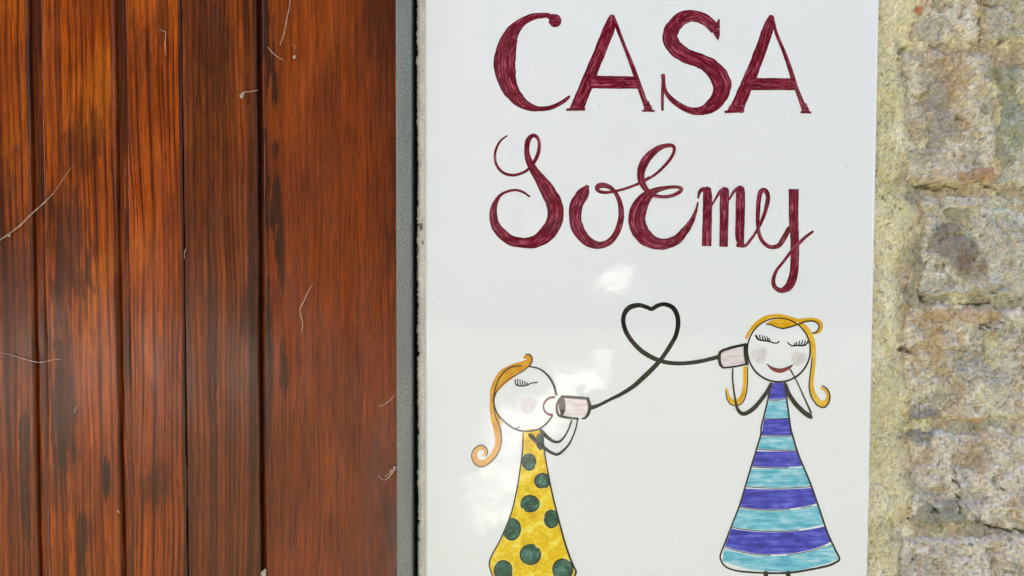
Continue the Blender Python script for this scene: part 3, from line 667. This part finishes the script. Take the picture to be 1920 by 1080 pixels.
Art(TA, 1).fill([(815, 425), (1000, 432), (1010, 490), (985, 560), (815, 560)]).build('tin_can', PINKW, g1)
Art(TA, 2).disc(795, 478, 28, 70).stroke([(800, 400, 9), (770, 430, 9), (752, 480, 10), (755, 530, 10), (775, 560, 10), (805, 540, 8)]).stroke([(790, 405, 11), (880, 410, 12), (1000, 420, 11)]).stroke([(1000, 418, 13), (1018, 480, 14), (1008, 540, 13), (980, 578, 9), (955, 583, 6)]).stroke([(770, 558, 11), (830, 574, 10), (925, 584, 9)]).build('can_outline', BLACK, g1)
Art(TA, 7).stroke([(872, 600, 6), (842, 680, 6), (800, 745, 7), (765, 771, 10), (720, 765, 12), (670, 730, 15), (632, 690, 15), (615, 668, 8)]).stroke([(920, 590, 6), (900, 680, 6), (850, 790, 7), (770, 868, 10), (720, 865, 11), (660, 828, 13), (600, 780, 15), (545, 725, 18), (530, 716, 13)]).build('arm', BLACK, g1)

# --- girl listening
TC = (1330, 570, 4.696); TD = (1330, 780, 3.6)
g2 = empty('painted_girl'); g2.parent = sign; g2['label'] = 'painted girl in blue striped dress holding a tin can to her ear'
wash_disc(TC, 440, 450, 80, (188, 172, 166), g2); wash_disc(TC, 787, 478, 76, (188, 174, 166), g2)
a = np.linspace(0, 2 * math.pi, 60)
Art(TC, 3.5).stroke([(612 + 277 * math.cos(t), 405 + 281 * math.sin(t), 7 + 2 * math.sin(t)) for t in a], closed=True, cap=False).build('face_outline', LINE, g2)
Art(TC, 1).stroke([(325, 300, 10), (352, 250, 14), (400, 190, 18), (460, 142, 20), (530, 112, 17), (620, 102, 15), (700, 120, 15), (780, 147, 17), (850, 140, 17), (920, 138, 17), (972, 165, 20), (982, 212, 18), (958, 248, 14), (920, 258, 8)]).fill([(500, 174), (560, 140), (640, 128), (720, 145), (775, 176), (720, 202), (650, 213), (590, 198), (540, 180)]) \
    .stroke([(800, 170, 16), (858, 230, 26), (890, 290, 28), (912, 380, 27), (916, 480, 22), (910, 580, 20), (900, 680, 18), (905, 760, 22), (932, 830, 28), (985, 880, 29), (1033, 860, 25), (1048, 810, 19), (1028, 762, 15), (985, 738, 10)]) \
    .stroke([(315, 560, 18), (315, 650, 18), (310, 750, 20), (285, 830, 27), (235, 868, 25), (187, 850, 21), (162, 800, 15), (152, 745, 11)]).build('hair', YHAIR, g2)
Art(TC, 5.2).stroke([(497, 178, 4), (540, 182, 5), (590, 203, 5), (650, 215, 6), (720, 200, 6), (780, 180, 6), (850, 155, 6), (910, 150, 6), (955, 170, 6), (965, 210, 6), (940, 250, 6), (905, 255, 5)]).build('hair_outline', LINE, g2)
Art(TC, 5.2).stroke([(905, 480, 4), (893, 580, 5), (882, 680, 5), (881, 740, 6), (900, 820, 6), (950, 890, 6), (1010, 912, 6), (1050, 872, 6), (1062, 810, 6), (1040, 750, 6), (993, 718, 5)]).build('hair_outline', LINE, g2)
Art(TC, 5.2).stroke([(337, 550, 4), (335, 700, 5), (320, 810, 5), (285, 875, 5), (235, 895, 5), (185, 880, 5), (155, 830, 5), (145, 765, 4)]).build('hair_outline', LINE, g2)
for E, LS in (([(405, 278, 5), (428, 312, 6), (470, 321, 7), (530, 331, 6), (580, 345, 6), (604, 340, 6), (615, 328, 6)], [(412, 272, 430, 305), (440, 272, 450, 315), (462, 276, 475, 318), (485, 281, 497, 322), (508, 287, 516, 326), (525, 300, 531, 328)]),
              ([(688, 335, 5), (705, 354, 6), (730, 368, 6), (775, 366, 7), (838, 364, 7), (872, 335, 5)], [(770, 335, 764, 364), (795, 325, 789, 362), (820, 320, 812, 360), (846, 320, 836, 360), (866, 325, 857, 352), (752, 345, 748, 366)])):
    e = Art(TC, 1).stroke(E)
    for x0, y0, x1, y1 in LS: e.stroke([(x0, y0, 4), (x1, y1, 6)])
    e.build('eyelashes', BLACK, g2)
Art(TC, 1).fill([(508, 530), (560, 558), (620, 571), (680, 559), (738, 534), (705, 574), (645, 604), (590, 603), (540, 576)]).build('mouth', LIP, g2)
Art(TC, 5).stroke([(508, 530, 4), (540, 552, 5), (580, 566, 4), (625, 572, 4), (680, 560, 4), (736, 536, 4)]).build('mouth_line', LINE, g2)
Art(TC, 1).fill([(105, 425), (310, 375), (325, 520), (120, 558)], False).build('tin_can', PINKW, g2)
Art(TC, 6.2).stroke([(120, 408, 12), (220, 378, 12), (325, 356, 12)]).stroke([(318, 356, 15), (318, 440, 15), (332, 530, 16)]).stroke([(122, 408, 11), (94, 430, 13), (88, 480, 13), (98, 535, 13), (125, 562, 9)]).stroke([(120, 563, 8), (220, 552, 8), (338, 527, 8)]).build('can_outline', BLACK, g2)
Art(TC, 7).stroke([(207, 568, 6), (205, 650, 7), (215, 750, 7), (232, 860, 9), (252, 930, 14), (290, 966, 17), (340, 955, 18), (400, 910, 19), (460, 840, 17), (510, 770, 17), (543, 702, 13)]).build('arm', BLACK, g2)
Art(TC, 7).stroke([(672, 705, 12), (700, 790, 19), (760, 880, 20), (830, 950, 20), (880, 985, 22), (898, 1000, 14)]).stroke([(897, 960, 8), (830, 810, 6), (770, 680, 5), (712, 575, 6)]).build('arm', BLACK, g2)
# dress edges in photograph pixels, as functions of the height
LE = np.array([(718, 1446), (761.7, 1437), (800, 1427.5), (816, 1426), (850, 1416), (905, 1399.5), (946.7, 1387), (985.5, 1372), (1021.7, 1358), (1040, 1351), (1050, 1351.5), (1062, 1360)])
RE = np.array([(718, 1471.5), (761.7, 1477), (800, 1482), (816, 1486), (852, 1497), (905, 1519), (952, 1535.5), (999.5, 1552), (1030, 1566), (1048, 1574), (1052, 1572), (1062, 1556)])
def lx(y): return np.interp(y, LE[:, 0], LE[:, 1])
def rx(y): return np.interp(y, RE[:, 0], RE[:, 1])
def zy(y): return 780 + y / 3.6
BND = [((718, 717.5, 718), (748.5, 749, 745.5)), ((752.5, 752, 749), (783, 784, 782.5)), ((786, 785.5, 784), (815.5, 816.5, 816)), ((819.5, 819.5, 818.5), (841, 843, 842)),
       ((846, 846.5, 845), (874, 876, 874)), ((878.5, 878.5, 876.5), (911, 914, 911)), ((916, 917.5, 915), (950, 955, 944)), ((954, 958, 947.5), (987, 995, 983)), ((991, 998, 987), (1024, 1039.5, 1016)), ((1029, 1042.5, 1020), (1060, 1071.5, 1048))]
def curve3(a, n=15):
    t = np.linspace(0, 1, n); return a[0] * (1 - t) * (1 - 2 * t) + a[1] * 4 * t * (1 - t) + a[2] * t * (2 * t - 1), t
for i, (top, bot) in enumerate(BND):
    yt, t = curve3(top); yb, _ = curve3(bot)
    ins = 1.6 if i < 8 else 2.0
    if i == 9: yb = np.array([1052, 1058, 1063, 1067, 1069, 1070.5, 1071, 1071.5, 1071.5, 1071, 1069, 1066, 1062, 1057.5, 1049])
    P = [(lx(y) + ins + (rx(y) - lx(y) - 2 * ins) * q, y) for y, q in zip(yt, t)] + [(lx(y) + ins + (rx(y) - lx(y) - 2 * ins) * q, y) for y, q in zip(yb[::-1], t[::-1])]
    A = Art((0, 0, 1), 1); A.fill(P, False); A.build('dress_stripe', VIOLET if i % 2 == 0 else TEAL, g2, ('violet' if i % 2 == 0 else 'turquoise') + ' painted stripe of the dress')
    if i < 9:      # thin broken pen line under each stripe
        yl = yb + 1.4; x = lx(yl) + 1 + (rx(yl) - lx(yl) - 2) * t
        k = [(0, 15), (0, 15), (0, 15), (0, 15), (0, 11), (0, 15), (0, 10), (0, 11), (0, 7)][i]
        A = Art((0, 0, 1), 2.4); A.stroke([(x[j], yl[j], 0.75) for j in range(*k)])
        if i in (6, 8): A.stroke([(x[j], yl[j] + 0.4, 0.7) for j in range(k[1] + 1, 14)])
        A.build('stripe_line', LINE, g2)
P = [(x, y, 1.5) for y, x in LE[:-1]] + [(1360, 1062, 1.5), (1376, 1069, 1.6), (1400, 1072.5, 1.7), (1441, 1074.5, 1.8), (1480, 1074, 2), (1519, 1068, 2), (1552, 1061, 2), (1568, 1054, 2), (1574, 1048, 1.9)] + [(x, y, 1.7) for y, x in RE[::-1][3:]]
Art((0, 0, 1), 4.2).stroke(P, wob=0.12).build('dress_outline', LINE, g2)
for x in (1436, 1478):
    Art((0, 0, 1), 1).stroke([(x, 1074, 4.5), (x, 1118, 4), (x + 10, 1124, 5)]).build('leg', BLACK, g2)

# ---------------------------------------------------------------- lint and cobweb threads on the door
LINT = mat_plain('dusty_lint', lin(206, 190, 170), 0.9, lin(160, 130, 100), 300)
def thread(pts_, r, label, lift=0.0012, blobs=()):
    P = catmull(np.array([(x, y, r) for x, y in pts_], float)); n = len(P)
    W = at(P[:, 0], P[:, 1], Y_WOOD); W[:, 1] -= lift + 0.0006 * np.sin(np.linspace(0, 3.1, n))
    bm = bmesh.new(); prev = None
    for i in range(n):
        d = W[min(i + 1, n - 1)] - W[max(i - 1, 0)]; d /= np.linalg.norm(d) + 1e-9
        s = np.array([-d[2], 0, d[0]]); rr = r * PXM * (0.5 + 0.5 * math.sin(math.pi * (i + 0.7) / (n + 0.4))) * (0.7 + 0.6 * random.random())
        ring = [bm.verts.new(W[i] + rr * (s * math.cos(a) + np.array([0, 1, 0]) * math.sin(a))) for a in (0, 2.1, 4.2)]
        if prev:
            for k in range(3): bm.faces.new((prev[k], prev[(k + 1) % 3], ring[(k + 1) % 3], ring[k]))
        prev = ring
    for bx_, by_, br in blobs:
        mt = Matrix.Translation(Vector(at(bx_, by_, Y_WOOD - lift))) @ Matrix.Diagonal((1, 0.6, 1.2, 1))
        r_ = bmesh.ops.create_icosphere(bm, subdivisions=2, radius=br * PXM, matrix=mt)
        for v in r_['verts']: v.co += Vector((random.uniform(-1, 1), random.uniform(-1, 1), random.uniform(-1, 1))) * br * PXM * 0.25
    me = bpy.data.meshes.new('lint_thread'); bm.to_mesh(me); bm.free()
    tag(link('lint_thread', me, LINT), label, 'thread', 'dusty threads caught on the door')
thread([(-6, 456), (18, 440), (40, 424), (62, 402), (84, 382), (102, 363)], 1.3, 'longest pale cobweb thread slanting up across the leftmost plank', blobs=((17, 441, 2.6),))
thread([(102, 363), (112, 350), (128, 326), (142, 308)], 0.4, 'faint hair-thin end of cobweb above the long slanting thread')
thread([(-4, 660), (20, 664), (50, 673), (78, 679), (102, 674), (118, 673)], 0.7, 'faint wavy cobweb thread crossing the left groove low on the door')
thread([(546, -6), (543, 18), (537, 50), (532, 70), (526, 85)], 0.9, 'curved pale thread hanging from the top edge on the wide plank')
thread([(503, 89), (512, 100), (522, 108), (533, 114)], 0.7, 'short slanting thread beside the dark stain near the top')
thread([(453, 179), (458, 174), (470, 173), (485, 170)], 0.9, 'short thread with a white lint knot left of the dark groove', blobs=((453, 180, 3.6), (456, 176, 2.4)))
thread([(587, 533), (578, 548), (572, 562), (564, 579), (566, 594), (569, 606), (566, 622)], 0.9, 'wavy pale thread in the middle of the wide plank')
thread([(711, 761), (722, 757), (733, 749), (741, 739)], 0.9, 'thin curved thread touching the metal strip, higher of the two')
thread([(710, 890), (720, 899), (730, 893), (737, 884), (742, 875), (733, 884), (722, 893)], 1.5, 'frayed tuft of lint against the metal strip, lower on the door', blobs=((734, 884, 3.6), (740, 878, 3.2)))
thread([(300, 56), (308, 60), (313, 62), (312, 84), (313, 104)], 0.7, 'thin hooked thread near the top of the narrow orange plank')
thread([(548, 84), (554, 88), (553, 94)], 0.6, 'tiny thread curl with a lint speck right of the top stain', blobs=((552, 107, 2.6),))
thread([(490, 1078), (494, 1070), (499, 1072)], 1.0, 'lint ball at the bottom of the dark groove', blobs=((494, 1076, 5), (497, 1070, 3)))
thread([(141, 775), (144, 768), (147, 761)], 0.8, 'short upright fibre on the second plank')
thread([(222, 955), (226, 960)], 1.3, 'white fibre speck beside the second groove low down')
thread([(350, 465), (348, 474), (347, 486)], 0.7, 'short pale fibre on the joint of the brown plank')

# ---------------------------------------------------------------- render settings
scn.render.engine = 'CYCLES'
